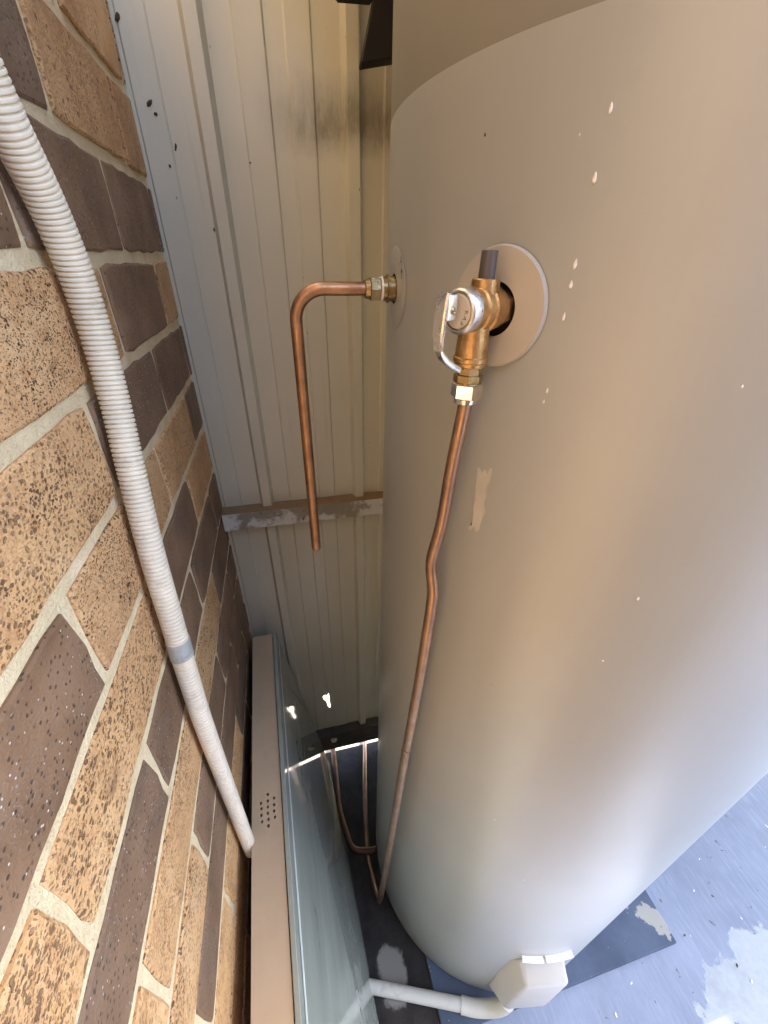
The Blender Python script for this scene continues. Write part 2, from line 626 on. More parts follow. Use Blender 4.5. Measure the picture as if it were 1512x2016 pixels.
def brick_mesh(seed, L, kind):
    """a brick face with a worn outline, slightly rounded arrises; origin at its centre on the wall face"""
    rnd = random.Random(seed)
    h = (H - .0105) / 2
    l = L / 2
    per = []
    ny, nz = 9, 4
    for k in range(ny): per.append((-l + 2 * l * k / ny, -h))
    for k in range(nz): per.append((l, -h + 2 * h * k / nz))
    for k in range(ny): per.append((l - 2 * l * k / ny, h))
    for k in range(nz): per.append((-l, h - 2 * h * k / nz))
    out = []
    for y, z in per:
        corner = abs(abs(y) - l) < 1e-6 and abs(abs(z) - h) < 1e-6
        j = .0015
        cy = .0016 if corner else 0
        out.append((y - math.copysign(cy, y) + rnd.uniform(-j, j), z - math.copysign(cy, z) + rnd.uniform(-j, j)))
    v, f = [], []
    n = len(out)
    for y, z in out: v.append((-.05, y, z))
    for y, z in out: v.append((-.0014 + rnd.uniform(-.0004, .0004), y, z))
    for y, z in out: v.append((0, y * (1 - .0022 / l), z * (1 - .0022 / h)))
    for a in (0, n):
        for k in range(n):
            f.append((a + k, a + (k + 1) % n, a + n + (k + 1) % n, a + n + k))
    f.append(tuple(range(2 * n, 3 * n)))
    me = bpy.data.meshes.new('brick')
    me.from_pydata(v, [], f)
    me.update()
    me.materials.append(MAT['tan' if kind == 't' else 'brown'])
    return me


variants = {k: [brick_mesh(100 * (k == 't') + s, .2, k) for s in range(7)] for k in 'tb'}
rb = random.Random(11)
for n in range(-4, 19):
    zc = Z0 - (n - .5) * H
    J = EVEN if n % 2 == 0 else ODD
    for i in range(len(J) - 1):
        y0, y1 = J[i], min(J[i + 1], FY + .03)
        if y1 < -.40 or y1 - y0 < .02:
            continue
        k = KIND.get((n, i + (1 if n % 2 == 0 else 0) - (0)), None)
        if n % 2 == 0:
            k = KIND.get((n, i), None)
        k = k or ('t' if rb.random() < .55 else 'b')
        gap = rb.uniform(.0065, .0095)
        L = y1 - y0 - gap
        o = bpy.data.objects.new('brick', rb.choice(variants[k]))
        COL.objects.link(o)
        o.parent = wall
        o.scale = (1, L / .2, 1)
        o.location = (rb.uniform(-.0007, .0012), (y0 + y1) / 2 - .3, zc - ZG + rb.uniform(-.0008, .0008))
        o.rotation_euler = (rb.uniform(-.004, .004), 0, rb.uniform(-.003, .003))

# ------------------------------------------------------------------ fence
fence = thing('sheet_metal_fence', 'cream ribbed sheet metal fence closing off the back behind the tank', 'fence', (0, FY, ZG))


def profile(x):
    """how far the sheet stands out towards the viewer (metres)"""
    u = (x + .055 + .095) % .19 - .095      # rib centre at u = 0
    def trap(c, half, fl, h):
        d = abs(u - c)
        return h * max(0.0, min(1.0, (half + fl - d) / fl))
    return trap(0, .0075, .0055, .016) + trap(.064 - (.19 if u < -.095 else 0), .0165, .0022, .0026) + \
        trap(-.0665, .0150, .0022, .0026)


xs = set()
x = -.30
while x < 2.2:
    base = x
    for b in (-.0135, -.0130, -.0105, -.008, -.0075, .0075, .008, .0105, .013, .0135,
              .0448, .0453, .0475, .0480, .0800, .0805, .0827, .0832,
              -.0840, -.0835, -.0815, -.0810, -.052, -.0515, -.0493, -.0488):
        xs.add(round(x + .055 - .11 + b + 0.0, 5))
    x += .19
xs = sorted(v - 0.0 for v in xs)
# rib centres are at -.055 + k * .19; rebuild the list so that it starts on one
xs = sorted({round(-.055 + k * .19 + b, 5) for k in range(-1, 17) for b in
             (-.0132, -.0105, -.0075, .0075, .0105, .0132, .045, .0475, .0805, .083, .0, .02, .064,
              -.0838, -.0815, -.0515, -.0492, -.0665, -.03)})
HOLE = [(.016, -1.120), (.021, -1.115), (.027, -1.118), (.029, -1.128), (.034, -1.112), (.036, -1.13), (.034, -1.150), (.037, -1.175),
        (.035, -1.19), (.029, -1.178), (.026, -1.15), (.018, -1.135)]
ZT, ZL = .80, -1.34
zs = [ZL, -1.0, -.75, -.5, -.25, 0, .25, ZT]
v, f = [], []
idx = {}
def vid(x, z):
    k = (round(x, 5), round(z, 5))
    if k not in idx:
        idx[k] = len(v)
        v.append((x, -profile(x), z - ZG))
    return idx[k]
hx0, hx1 = -.055 + .0475, -.055 + .15      # the pan stretch that carries the torn hole
for xa, xb in zip(xs, xs[1:]):
    for za, zb in zip(zs, zs[1:]):
        if za == ZL and xa >= -.0076 and xb <= .0256 + .03:
            continue
        f.append((vid(xa, za), vid(xb, za), vid(xb, zb), vid(xa, zb)))
hs = [x for x in xs if -.0076 <= x <= .0556]
loop = [(x, ZL) for x in hs] + [(x, -1.0) for x in reversed(hs)]
hole = HOLE
pts = [Vector((p[0], p[1], 0)) for p in loop] + [Vector((p[0], p[1], 0)) for p in hole]
tess = tessellate_polygon([[Vector((*p, 0)) for p in loop], [Vector((*p, 0)) for p in hole]])
ids = [vid(*p) for p in loop + hole]
for t in tess:
    f.append(tuple(ids[i] for i in t))
sheet = pyd('sheet', v, f, 'fence', fence)
sol = sheet.modifiers.new('thickness', 'SOLIDIFY')
sol.thickness = .0012
sol.offset = 0

def rail(name, z0, z1, depth, mat='rail'):
    bm = bmesh.new()
    add_box(bm, WX + .001, 3.15, -depth, -.001, z0 - ZG, z1 - ZG, .0015)
    return bmo(name, bm, mat, fence)
rail('rail', -.471, -.432, .034)
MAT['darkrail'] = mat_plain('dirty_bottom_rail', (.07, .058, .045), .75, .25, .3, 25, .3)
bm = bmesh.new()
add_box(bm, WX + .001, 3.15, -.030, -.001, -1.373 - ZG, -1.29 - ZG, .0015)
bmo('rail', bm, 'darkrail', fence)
for (x, z, w, h, rot) in ((-.150 + .014, .228, .0026, .0045, .5), (-.121, .158, .0022, .0045, .8), (-.116, .148, .0022, .002, 0),
                          (-.1005, .118, .0014, .0042, .3), (-.112, .098, .0014, .0018, 0), (-.07, .03, .0012, .0022, .1), (-.008, .107, .0012, .0012, 0)):
    bm = bmesh.new()
    bmesh.ops.create_icosphere(bm, subdivisions=2, radius=1)
    for q in bm.verts:
        q.co *= 1 + random.uniform(-.25, .25)
    bmesh.ops.scale(bm, vec=(w, .002, h), verts=bm.verts)
    o = bmo('mud_speck', bm, 'mud', fence, True)
    o.location = (x, -profile(x) - .001, z - ZG)
    o.rotation_euler = (0, rot, 0)
# bolt head on the bottom rail
bm = bmesh.new()
add_lathe(bm, (.037, -.030, -1.318 - ZG), (0, -1, 0), [(0, .010), (.003, .010), (.006, .007), (.008, .003)], 18)
bmo('bolt_head', bm, 'zinc', fence, 30)

# ------------------------------------------------------------------ dark sheet on the slot floor, deep shade put into its colour
def mat_slot_shade():
    M = NT('slot_shade_floor', rough=.85, spec=.15)
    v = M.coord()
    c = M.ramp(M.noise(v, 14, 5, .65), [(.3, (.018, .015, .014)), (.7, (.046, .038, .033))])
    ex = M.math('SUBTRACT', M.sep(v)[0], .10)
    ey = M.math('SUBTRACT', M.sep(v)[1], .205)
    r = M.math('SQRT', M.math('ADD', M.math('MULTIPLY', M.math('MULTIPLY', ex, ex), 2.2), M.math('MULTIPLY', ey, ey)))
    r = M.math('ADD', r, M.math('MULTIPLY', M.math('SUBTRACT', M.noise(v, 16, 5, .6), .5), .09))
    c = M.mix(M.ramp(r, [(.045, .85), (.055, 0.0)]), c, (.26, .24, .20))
    M.to(c, 'Base Color')
    M.bump(M.noise(v, 110, 5, .65), .8, .003)
    return M.m
MAT['slot_shade'] = mat_slot_shade()
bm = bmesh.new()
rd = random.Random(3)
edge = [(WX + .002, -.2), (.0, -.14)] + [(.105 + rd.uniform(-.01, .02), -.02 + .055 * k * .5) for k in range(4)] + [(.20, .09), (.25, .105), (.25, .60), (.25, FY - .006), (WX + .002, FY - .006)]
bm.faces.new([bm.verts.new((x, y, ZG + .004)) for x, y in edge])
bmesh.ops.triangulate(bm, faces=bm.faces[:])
tag(bmo('slot_shade', bm, 'slot_shade'), kind='structure')

# ------------------------------------------------------------------ slab, tank
bm = bmesh.new()
add_box(bm, .185, .802, .090, .72, ZG - .02, ZG + .0125, .003)
o = bmo('slab', bm, 'pad')
tag(o, 'thin dark square slab lying on the painted floor under the tank', 'slab')

tank = thing('hot_water_tank', 'tall beige cylindrical hot water tank standing upright on a dark slab', 'water heater', (TC.x, TC.y, ZB))
bm = bmesh.new()
add_lathe(bm, (0, 0, 0), (0, 0, 1), [(0, .285), (.002, .294), (.012, .2995), (.02, TR), (.6, TR), (1.2, TR), (1.5270, TR)], 160)
bmo('casing', bm, 'tank', tank, 30)
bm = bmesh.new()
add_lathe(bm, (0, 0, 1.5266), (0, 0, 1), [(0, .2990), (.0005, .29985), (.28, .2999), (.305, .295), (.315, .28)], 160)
bmo('shaded_top', bm, 'cap', tank, 30)  # shade band at the tank top, put into the colour of this part


def on_tank(o):
    o.location = Vector(o.location) - Vector((TC.x, TC.y, ZB))
    return o


def curved_disc(name, deg, z, rad, mat, off, thick, hole=0.0, n=56, lip=0.0):
    """a round plate that follows the tank wall"""
    v, f = [], []
    rings = ([hole] if hole else [0.0001]) + [rad * .5 + hole * .5, rad * .97, rad]
    for ri, r in enumerate(rings):
        hgt = off + (thick if ri < len(rings) - 1 else 0.0)
        for k in range(n):
            t = 2 * math.pi * k / n
            a = math.radians(deg) + r * math.cos(t) / TR
            R = TR + hgt
            v.append((R * math.cos(a), R * math.sin(a), z - ZB + r * math.sin(t)))
    for ri in range(len(rings) - 1):
        for k in range(n):
            f.append((ri * n + k, (ri + 1) * n + k, (ri + 1) * n + (k + 1) % n, ri * n + (k + 1) % n))
    if hole:
        b = len(v)
        for k in range(n):
            t = 2 * math.pi * k / n
            a = math.radians(deg) + hole * math.cos(t) / TR
            v.append(((TR + .0005) * math.cos(a), (TR + .0005) * math.sin(a), z - ZB + hole * math.sin(t)))
        for k in range(n):
            f.append((b + k, k, (k + 1) % n, b + (k + 1) % n))
    return pyd(name, v, f, mat, tank, 40)


VD = -153.4
curved_disc('cover_plate', VD, -.0275, .0365, 'disc', .0009, .0030, .0165)
curved_disc('recess', VD, -.0275, .0175, 'hole', .0003, .0004)
curved_disc('cover_plate', 178.3, -.0245, .034, 'tank', .0003, .0008, .0125)
curved_disc('recess', 178.3, -.0245, .0135, 'hole', .0003, .0004)


def arc_patch(name, a0, a1, z0, z1, mat, off, rough=0.0, n=8, mz=8):
    v, f = [], []
    for j in range(mz + 1):
        for i in range(n + 1):
            a = math.radians(a0 + (a1 - a0) * i / n + (random.uniform(-rough, rough) if i in (0, n) else 0))
            zz = z0 + (z1 - z0) * j / mz + (random.uniform(-rough, rough) * .01 if j in (0, mz) else 0)
            v.append(((TR + off) * math.cos(a), (TR + off) * math.sin(a), zz - ZB))
    for j in range(mz):
        for i in range(n):
            q = j * (n + 1) + i
            f.append((q, q + 1, q + n + 2, q + n + 1))
    return pyd(name, v, f, mat, tank, True)


tag(arc_patch('glue_residue', -152.1, -150.0, -.2, -.142, 'residue', .0003, .35), 'pale rectangular glue mark')
# arrow and letter printed on the second plate
def print_on_tank(name, polys, deg, z, size, off, mat='ink'):
    v, f = [], []
    for poly in polys:
        b = len(v)
        for (x, y) in poly:
            a = math.radians(deg) + x * size / TR
            v.append(((TR + off) * math.cos(a), (TR + off) * math.sin(a), z - ZB + y * size))
        f.append(tuple(range(b, len(v))))
    return pyd(name, v, f, mat, tank)
AR = [[(-.12, -1), (.12, -1), (.12, .1), (-.12, .1)], [(-.5, .1), (.5, .1), (0, 1)]]
print_on_tank('printed_arrow', AR, -176.4, -.011, .0045, .0026)
print_on_tank('printed_letter', [[(-.9, -1), (-.6, -1), (.1, 1), (-.1, 1)], [(.9, -1), (.6, -1), (-.1, 1), (.1, 1)], [(-.5, -.3), (.5, -.3), (.5, -.1), (-.5, -.1)]],
              -176.9, -.0015, .0036, .0026)
# drips and chips in the paint
for deg, z, w, h in ((-144.6, .063, .0011, .0024), (-144.6, .037, .0014, .0026), (-144.55, -.001, .0013, .0027), (-144.5, -.011, .0012, .002),
                     (-144.45, -.0275, .0011, .0023), (-144.4, -.0715, .0009, .0016), (-144.5, -.079, .0008, .0012), (-126.0, -.208, .0014, .0016),
                     (-126.6, -.28, .0011, .0011), (-125.9, -.054, .0009, .0009), (-158.6, .063, .0007, .0009), (-147, .055, .0004, .0006),
                     (-133, -.62, .0012, .0008), (-121, -.75, .001, .001)):
    bm = bmesh.new()
    bmesh.ops.create_uvsphere(bm, u_segments=10, v_segments=6, radius=1)
    for q in bm.verts:
        t = (q.co.z + 1) / 2
        q.co.x *= 1 - .55 * t
        q.co.y *= 1 - .3 * t
        q.co *= 1 + random.uniform(-.16, .16)
    bmesh.ops.scale(bm, vec=(w, .0005, h), verts=bm.verts)
    o = bmo('paint_drip', bm, 'mud' if deg < -158 else 'chip', tank, True)
    p = tank_pt(deg, TR + .0002, z)
    o.location = p - Vector((TC.x, TC.y, ZB))
    o.rotation_euler = (0, 0, math.radians(deg) + math.pi / 2)

# element cover low on the front
v = []
def tp(d, r, z):
    return tank_pt(d, r, z) - Vector((TC.x, TC.y, ZB))
co = [tp(-113.5, .298, -1.14), tp(-91.0, .298, -1.10), tp(-91.5, .298, -1.36), tp(-113.5, .298, -1.36),
      tp(-108.3, .3, -1.108), tp(-92.5, .3, -1.106),
      tp(-107.2, .333, -1.142), tp(-92.3, .334, -1.143), tp(-92.8, .337, -1.325), tp(-108.2, .337, -1.325)]
bm = bmesh.new()
B = [bm.verts.new(c) for c in co]
for q in ((4, 5, 7, 6), (6, 7, 8, 9), (0, 4, 6, 9, 3), (5, 1, 2, 8, 7), (3, 9, 8, 2), (0, 3, 2, 1, 5, 4)):
    bm.faces.new([B[i] for i in q])
bmesh.ops.recalc_face_normals(bm, faces=bm.faces)
bmesh.ops.bevel(bm, geom=bm.edges[:], offset=.008, segments=4, affect='EDGES', profile=.5)
cover = bmo('element_cover', bm, 'cover', tank, 50)
def ledge(a0, a1, z, r0, r1, t):
    bm = bmesh.new()
    n = 6
    L = []
    for i in range(n + 1):
        a = a0 + (a1 - a0) * i / n
        L.append([bm.verts.new(tp(a, r, zz)) for r, zz in ((r0, z), (r1, z - .001), (r1, z - t), (r0, z - t))])
    for A_, B_ in zip(L, L[1:]):
        for k in range(4):
            bm.faces.new((A_[k], A_[(k + 1) % 4], B_[(k + 1) % 4], B_[k]))
    bm.faces.new(L[0][::-1]); bm.faces.new(L[-1])
    return bmo('cover_lip', bm, 'chip', tank)
ledge(-108.8, -101.4, -1.094, .2995, .309, .004)
ledge(-100.4, -90.5, -1.094, .2995, .309, .004)

# ------------------------------------------------------------------ relief valve
VA = math.radians(-152.8)
N = Vector((math.cos(VA), math.sin(VA), 0))
T = Vector((-math.sin(VA), math.cos(VA), 0))     # to the right as one looks at the tank
Zv = Vector((0, 0, 1))
VP = Vector((TC.x, TC.y, 0)) + N * TR + Vector((0, 0, -.0265))
VS = 1.07
valve = thing('relief_valve', 'brass relief valve with silver easing lever screwed into the front of the tank', 'valve', VP)
OX = .0235
bm = bmesh.new()
add_lathe(bm, N * .0, N, [(-.002, .0095), (.006, .0098), (.0065, .0112), (.011, .0118), (.016, .0128), (.0195, .0132), (.0205, .0122), (.0225, .0122), (.0235, .0130),
                          (.0265, .0128), (.0275, .0118), (.0295, .0118), (.031, .0122), (.034, .0118)], 40)
add_lathe(bm, N * OX, (0, 0, -1), [(0, .0088), (.012, .0092), (.022, .0097), (.0255, .0097), (.0262, .0106), (.0285, .0106), (.0292, .0099), (.031, .0099), (.0318, .0092)], 36)
add_lathe(bm, N * .0195 + T * .001, (0, 0, 1), [(0, .0085), (.0105, .0082), (.0155, .0080), (.0160, .0074)], 32)
bmo('body', bm, 'brass', valve, 35)
bm = bmesh.new()   # square flats near the wall
add_lathe(bm, N * .002, N, [(0, .0115), (.0065, .0115), (.0072, .0105)], 6, up=(0, 0, 1))
bmo('flats', bm, 'brass', valve)
bm = bmesh.new()
add_lathe(bm, N * .0195 + T * .001 + Zv * .0158, (0, 0, 1), [(0, .0047), (.0135, .0046), (.0138, .0038), (.006, .0034)], 24)
bmo('drain_tube', bm, 'greytube', valve, 35)
bm = bmesh.new()
add_lathe(bm, N * .0325, N, [(0, .0118), (.0005, .0123), (.0062, .0122), (.0075, .0116), (.0082, .0106), (.0082, .0098), (.0066, .0094), (.0066, .0088)], 44)
cap = bmo('cap', bm, 'zinc', valve, 35)
bm = bmesh.new()
add_lathe(bm, N * .0385, N, [(0, .0090), (.0018, .0090), (.0024, .0084)], 40)
bmo('cap_plate', bm, 'plate', valve, 35)
# lettering on the cap plate
def glyphs(word, size):
    out = []
    for ch in word:
        cu = bpy.data.curves.new('t', 'FONT')
        cu.body = ch
        cu.size = size
        cu.align_x = 'CENTER'
        cu.align_y = 'CENTER'
        ob = bpy.data.objects.new('t', cu)
        COL.objects.link(ob)
        dg = bpy.context.evaluated_depsgraph_get()
        me = bpy.data.meshes.new_from_object(ob.evaluated_get(dg))
        out.append(me)
        bpy.data.objects.remove(ob)
    return out
v, f = [], []
RIGHT = T            # right as one faces the cap
for me, ang in zip(glyphs('RAF', .0034), (2, -26, -54)):
    a = math.radians(ang)
    c = N * .0412 + (RIGHT * math.cos(a) + Zv * math.sin(a)) * .0066
    ex = RIGHT * math.sin(a) - Zv * math.cos(a)           # text runs downward round the rim
    ey = RIGHT * math.cos(a) + Zv * math.sin(a)
    b = len(v)
    for q in me.vertices:
        v.append(c + ex * q.co.x + ey * q.co.y)
    for p in me.polygons:
        f.append(tuple(b + i for i in p.vertices))
pyd('lettering', v, f, 'ink', valve)
# lever: a bent flat bar
path = [(.0445, .0085, -.0015), (.0525, .0095, -.0015), (.0535, .004, -.0015), (.0545, -.008, -.0015), (.0548, -.0165, -.001), (.0525, -.0225, 0), (.0465, -.0275, .001), (.0385, -.0318, .002)]
pp = spline([N * (a_ - .0015) + Zv * b_ + T * c_ for a_, b_, c_ in path[1:]], 6)
bm = bmesh.new()
prev = None
rings = []
for i, p in enumerate(pp):
    t = (pp[min(i + 1, len(pp) - 1)] - pp[max(i - 1, 0)]).normalized()
    side = T
    nn = t.cross(side).normalized()
    fr = i / (len(pp) - 1)
    w = .0038 if fr < .35 else .0038 - .0014 * min(1, (fr - .35) / .3)
    th = .0016
    rings.append([bm.verts.new(p + side * (w * sx) + nn * (th * sn)) for sx, sn in ((-1, -.6), (-1, .6), (-.8, 1), (.8, 1), (1, .6), (1, -.6), (.8, -1), (-.8, -1))])
for A_, B_ in zip(rings, rings[1:]):
    for k in range(8):
        bm.faces.new((A_[k], A_[(k + 1) % 8], B_[(k + 1) % 8], B_[k]))
bm.faces.new(rings[0]); bm.faces.new(rings[-1][::-1])
# clevis cheek the pin runs through
add_box(bm, -.0030, .0030, -.0072, 0.0, -.0040, .0088, .0012,
        Matrix.Translation(N * .0445) @ Matrix((( T.x, -N.x, 0, 0), (T.y, -N.y, 0, 0), (0, 0, 1, 0), (0, 0, 0, 1))))
lever = bmo('lever', bm, 'lever', valve, 40)
bm = bmesh.new()
add_lathe(bm, N * .0482 + Zv * .0008, T, [(-.0040, .0016), (.0036, .0016), (.0040, .0011), (.0037, .0006)], 18)
bmo('pin', bm, 'oldbrass', lever, 30)
bm = bmesh.new()
add_lathe(bm, N * OX, (0, 0, -1), [(.031, .0080), (.036, .0080), (.0365, .0092), (.0405, .0094), (.0412, .0086), (.0420, .0086)], 8, phase=.5)
bmo('adaptor', bm, 'oldbrass', valve)
bm = bmesh.new()
add_lathe(bm, N * OX, (0, 0, -1), [(.0416, .0092), (.0424, .0100), (.0505, .0100), (.0513, .0092)], 6, up=T, phase=.5)
add_lathe(bm, N * OX, (0, 0, -1), [(.0512, .0080), (.0542, .0076), (.0546, .0066)], 28)
bmo('compression_nut', bm, 'chrome', valve, 25)

# ------------------------------------------------------------------ copper drain from the valve down to the floor
valve.scale = (VS, VS, VS)
nut = VP + (N * OX + Vector((0, 0, -.053))) * VS
raw = [nut, nut + Vector((0, 0, -.008)), (.1220, .2635, -.137), (.1204, .2668, -.1916), (.1175, .2735, -.238), (.1200, .2690, -.268), (.1200, .2675, -.292),
       (.1177, .2726, -.415), (.1138, .2824, -.575), (.1130, .2840, -.60), (.1076, .2972, -.8547), (.1025, .3150, -1.15), (.0985, .3300, -1.38)]
P = spline(raw, 7)
low = [P[-1], Vector((.0975, .338, -1.418)), Vector((.094, .375, -1.420)), Vector((.089, .431, -1.420)), Vector((.099, .52, -1.422)), Vector((.115, .61, -1.424)), Vector((.143, .75, -1.426)), Vector((.148, .80, -1.428))]
P = P[:-1] + spline(low, 6)
bm = bmesh.new()
NP = len(P)
add_tube(bm, P, lambda i, s_: .0048 + .0022 * min(1.0, i / (NP * .62)), 18)
tag(bmo('drain_pipe', bm, 'agedcopper', None, True), 'long copper pipe running down the tank front from the brass relief valve', 'pipe')

# second outlet: brass union, pipe bent straight down
un = thing('outlet_fitting', 'brass union with white tape collar on the left edge of the tank', 'pipe fitting', tank_pt(178.3, TR, -.0245))
U = Vector((math.cos(math.radians(178.3)), math.sin(math.radians(178.3)), 0))
bm = bmesh.new()
add_lathe(bm, U * 0, U, [(0, .0105), (.006, .0105), (.0065, .0118), (.008, .0118), (.0085, .010), (.0125, .0098)], 30)
bmo('threaded_ring', bm, 'oldbrass', un, 30)
bm = bmesh.new()
add_lathe(bm, U * 0, U, [(.0124, .0104), (.0142, .0104)], 30)
bmo('tape_collar', bm, 'white', un, 30)
bm = bmesh.new()
add_lathe(bm, U * 0, U, [(.0143, .0100), (.0152, .0108), (.0235, .0108), (.0245, .0098)], 6, up=(0, 0, 1), phase=.5)
add_lathe(bm, U * 0, U, [(.0244, .0088), (.0285, .0080), (.0290, .0068)], 28)
bmo('union_nut', bm, 'oldbrass', un, 25)
UP = tank_pt(178.3, TR, -.0245)
e0 = UP + U * .027
e1 = Vector((.020, UP.y + (.0932) * math.sin(math.radians(178.3)) + .003, -.0250))
pts = arc_bend([e0, e1, Vector((.0203, e1.y, -.316))], .027, 12)
bm = bmesh.new()
add_tube(bm, pts, .0058, 20)
add_lathe(bm, Vector((.0203, e1.y, -.316)), (0, 0, -1), [(0, .0058), (.0025, .0054), (.0045, .004), (.0055, .001)], 20)
tag(bmo('bent_pipe', bm, 'copper', None, 40), 'copper pipe bent from the tank side outlet and hanging free with pinched end', 'pipe')

# cold feed that comes in under the fence
cf = [(.112 + .012, .437, -1.40), (.100, .437, -1.40), (.046, .452, -1.405), (.026, .56, -1.415), (.033, .76, -1.420), (.034, .82, -1.425)]
bm = bmesh.new()
add_tube(bm, arc_bend(cf, [.01, .035, .2, .2], 8), .0088, 16)
tag(bmo('feed_pipe', bm, 'dullcopper', None, True), 'dull pipe on the dark floor bending from the tank foot towards the fence gap', 'pipe')

# ------------------------------------------------------------------ corrugated conduit on the bricks
cx = WX + .0150
cp = [(.322, .095), (.3344, .0636), (.3421, .0488), (.3533, .0271), (.3605, .0038), (.3645, -.023), (.3632, -.0597), (.3555, -.1046), (.3418, -.1549), (.3251, -.2261),
      (.3138, -.3126), (.3082, -.3554), (.3000, -.4459), (.2975, -.5639), (.2955, -.7225), (.295, -.80)]
P = spline([Vector((cx, y, z)) for y, z in cp], 20)
PR = resample(P, .00034)
conduit = thing('corrugated_conduit', 'grey corrugated conduit curving down the brick wall to behind the cabinet', 'conduit', (cx, .322, .095))
def off(pl):
    return [p - Vector(conduit.location) for p in pl]
def ridge(i, s):
    t = (math.log(1 + .9 * s) / .9 / .0031) % 1.0
    return .0113 - .0016 * min(1.0, s / .75) - .0023 * max(0.0, 1 - abs(math.sin(math.pi * t)) / .62) ** 1.0 - .0003 * math.cos(2 * math.pi * t) * 0
bm = bmesh.new()
add_tube(bm, off(PR), ridge, 28)
bmo('tube', bm, 'conduit', conduit, True)
k0 = min(range(len(PR)), key=lambda k: abs(PR[k].z + .326))
k1 = min(range(len(PR)), key=lambda k: abs(PR[k].z + .347))
bm = bmesh.new()
add_tube(bm, off(PR[k0:k1]), .0112, 28)
bmo('coupling', bm, 'coupling', conduit, 40)

# ------------------------------------------------------------------ beige cabinet with the vent holes, and the glass leaning on it
cab = thing('vented_cabinet', 'narrow beige metal cabinet with small vent holes in its top beside the wall', 'cabinet', (-.1, .3, ZG))
c0 = Vector((-.1, .3, ZG))
ZC = -.767
LF, LN = (-.133, .703), (-.1135, -.12)
RF, RN = (-.0885, .703), (-.0625, -.12)
def lerp_edge(A_, B_, y):
    t = (y - A_[1]) / (B_[1] - A_[1])
    return A_[0] + (B_[0] - A_[0]) * t
outer = [(LN[0], LN[1]), (RN[0], RN[1]), (RF[0], RF[1]), (LF[0], LF[1])]
holes = [[-.099, .355], [-.089, .347], [-.11, .344], [-.099, .345], [-.089, .337], [-.109, .336], [-.099, .336], [-.089, .328], [-.109, .326], [-.099, .327], [-.088, .319],
         [-.108, .317], [-.098, .318], [-.098, .309]]
loops = [[Vector((x, y, 0)) for x, y in outer]]
for hx, hy in holes:
    loops.append([Vector((hx + .0018 * math.cos(t), hy + .0026 * math.sin(t), 0)) for t in [2 * math.pi * k / 12 for k in range(12)]])
flat = [p for lp in loops for p in lp]
v = [p + Vector((0, 0, ZC)) - c0 for p in flat]
f = [tuple(t) for t in tessellate_polygon(loops)]
nb = len(v)
# walls of each hole and a folded rim round the plate
base = 4
for lp in loops[1:]:
    b = len(v)
    for p in lp:
        v.append(p + Vector((0, 0, ZC - .002)) - c0)
    for k in range(12):
        f.append((base + k, base + (k + 1) % 12, b + (k + 1) % 12, b + k))
    base += 12
b = len(v)
for p in loops[0]:
    v.append(p + Vector((0, 0, ZC - .02)) - c0)
for k in range(4):
    f.append((k, (k + 1) % 4, b + (k + 1) % 4, b + k))
pyd('vented_top', v, f, 'beige', cab)
bm = bmesh.new()
vs_ = []
for zz in (ZG + .01, ZC - .021):
    for (x, y), dx in zip(((LN[0] + .003, LN[1] + .003), (RN[0] - .003, RN[1] + .003), (RF[0] - .003, RF[1] - .003), (LF[0] + .003, LF[1] - .003)), (0, 0, 0, 0)):
        vs_.append(bm.verts.new(Vector((x, y, zz)) - c0))
for q in ((0, 1, 5, 4), (1, 2, 6, 5), (2, 3, 7, 6), (3, 0, 4, 7)):
    bm.faces.new([vs_[i] for i in q])
bm.faces.new([vs_[i] for i in (0, 3, 2, 1)])
bmo('body', bm, 'beige', cab)
# glass
g_top = [Vector((RN[0] + .0015, -.12, ZC + .004)), Vector((RF[0] + .0015, .703, ZC + .004))]
g_bot = [Vector((.045 + .0615 * (.144 + .12) * 1.0, -.12, ZG + .001)), Vector((.0100, .703, ZG + .001))]
nrm = (g_top[1] - g_top[0]).cross(g_bot[0] - g_top[0]).normalized()
if nrm.x < 0: nrm = -nrm
th = .0075
bm = bmesh.new()
q = [g_top[0], g_top[1], g_bot[1], g_bot[0]]
va = [bm.verts.new(p) for p in q]
vb = [bm.verts.new(p + nrm * th) for p in q]
bm.faces.new(va[::-1]); bm.faces.new(vb)
for k in range(4):
    bm.faces.new((va[k], va[(k + 1) % 4], vb[(k + 1) % 4], vb[k]))
bmesh.ops.recalc_face_normals(bm, faces=bm.faces)
bmesh.ops.bevel(bm, geom=bm.edges[:], offset=.0008, segments=1, affect='EDGES')
tag(bmo('glass_sheet', bm, 'glass'), 'dusty greenish glass sheet leaning on the narrow beige cabinet', 'glass sheet')

gl = bpy.data.objects['glass_sheet']
bm = bmesh.new()
dn0, dn1 = (g_bot[0] - g_top[0]).normalized(), (g_bot[1] - g_top[1]).normalized()
for o_ in (nrm * (th + .0004),):
    q = [g_top[0] + dn0 * .022 + o_, g_top[1] + dn1 * .022 + o_, g_top[1] + dn1 * .031 + o_, g_top[0] + dn0 * .031 + o_]
    bm.faces.new([bm.verts.new(p) for p in q])
bmo('edge_strip', bm, 'strip', gl)

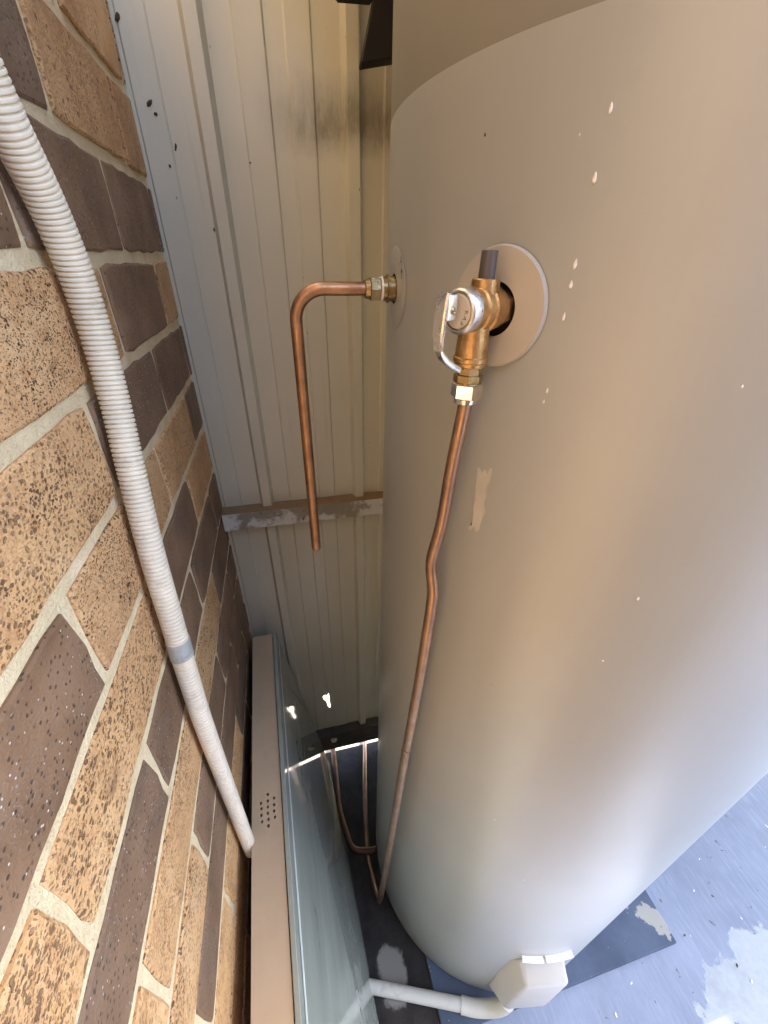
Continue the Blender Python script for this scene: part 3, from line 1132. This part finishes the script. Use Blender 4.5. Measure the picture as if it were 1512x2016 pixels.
# ------------------------------------------------------------------ cable conduit on the floor
flr = thing('floor_conduit', 'cream plastic conduit on the floor entering the element cover at the tank foot', 'conduit', (.245, .118, ZG))
o0 = Vector(flr.location)
bm = bmesh.new()
add_tube(bm, [p - o0 for p in spline([Vector((-.02, .222, -1.424)), Vector((.04, .201, -1.422)), Vector((.15, .158, -1.416)), Vector((.242, .1215, -1.412))], 6)], .0125, 22)
bmo('straight_length', bm, 'pvc', flr, 40)
bm = bmesh.new()
add_tube(bm, [p - o0 for p in spline([Vector((.236, .124, -1.412)), Vector((.262, .113, -1.410)), Vector((.290, .104, -1.400)), Vector((.312, .098, -1.375)), Vector((.322, .098, -1.335))], 6)], .0150, 22)
bmo('elbow', bm, 'pvc', flr, 40)

# ------------------------------------------------------------------ black bracket at the top, behind the tank
br = thing('black_bracket', 'flat black flared bracket hanging behind the top of the tank', 'bracket', (.16, .655, .19))
b0 = Vector((.16, .655, .19))
def slab_poly(pts, y0, y1):
    bm = bmesh.new()
    A_ = [bm.verts.new(Vector((x, y0, z)) - b0) for x, z in pts]
    B_ = [bm.verts.new(Vector((x, y1, z)) - b0) for x, z in pts]
    bm.faces.new(A_); bm.faces.new(B_[::-1])
    for k in range(len(pts)):
        bm.faces.new((A_[k], B_[k], B_[(k + 1) % len(pts)], A_[(k + 1) % len(pts)]))
    bmesh.ops.recalc_face_normals(bm, faces=bm.faces)
    bmesh.ops.bevel(bm, geom=bm.edges[:], offset=.0012, segments=2, affect='EDGES')
    return bm
bmo('flared_arm', slab_poly([(.129, .186), (.195, .199), (.195, .33), (.165, .33), (.143, .235)], .645, .668), 'black', br)
bmo('cross_bar', slab_poly([(.104, .2345), (.1426, .2365), (.1426, .262), (.104, .260)], .648, .664), 'black', br)

# ------------------------------------------------------------------ litter
bm = bmesh.new()
rl = random.Random(5)
for k in range(90):
    x, y = rl.uniform(.35, 1.7), rl.uniform(-.35, .25)
    if (Vector((x, y)) - TC).length < .36:
        continue
    s = rl.uniform(.0015, .005)
    z = ZG + (.0135 if (.03 < x < .802 and .09 < y < .72) else .001)
    a = rl.uniform(0, 6.28)
    pts = [(-1, -.3), (.2, -.5), (1, 0), (.3, .45), (-.7, .4)]
    vs_ = [bm.verts.new((x + s * (px * math.cos(a) - py * math.sin(a)), y + s * (px * math.sin(a) + py * math.cos(a)), z + rl.uniform(0, s * .5))) for px, py in pts]
    top = bm.verts.new((x, y, z + s * .5))
    for i in range(5):
        bm.faces.new((vs_[i], vs_[(i + 1) % 5], top))
me = bpy.data.meshes.new('floor_litter')
bm.to_mesh(me); bm.free()
me.materials.append(MAT['chip']); me.materials.append(MAT['mud'])
for i, p in enumerate(me.polygons):
    p.material_index = 0 if (i // 5) % 3 else 1
tag(link('floor_litter', me, None), kind='stuff')

# ------------------------------------------------------------------ unseen pieces added to shade the alcove and bounce light into it
bm = bmesh.new()
add_box(bm, WX - .001, 2.95, .08, .30, .45, .50)
add_box(bm, 2.15, 3.2, -1.3, .077, .452, .50)
tag(bmo('added_roof', bm, 'added_roof'), kind='structure')  # unseen overhead pieces, added and cut to steer the sun
bm = bmesh.new()
add_box(bm, .01, 2.95, .302, FY - .002, .453, .50)
tag(bmo('added_roof', bm, 'added_roof'), kind='structure')
bm = bmesh.new()
add_box(bm, -3.5, 6, -4.3, -4.1, ZG - .05, ZG + 2.4)  # unseen, added to bounce warm light in
o = bmo('bounce_wall', bm, 'bouncewall')
tag(o, 'unseen sandy wall added behind the viewer to bounce light', 'wall')

bm = bmesh.new()
add_box(bm, WX, PX, -.95, -.36, ZG - .05, .449)  # unseen, added to keep light out of the slot
MAT['pier'] = mat_plain('blocker_pier_render', (.16, .11, .075), .85, .2)
o = bmo('blocker_pier', bm, 'pier')
tag(o, 'unseen brown pier added behind the viewer to block light', 'pier')
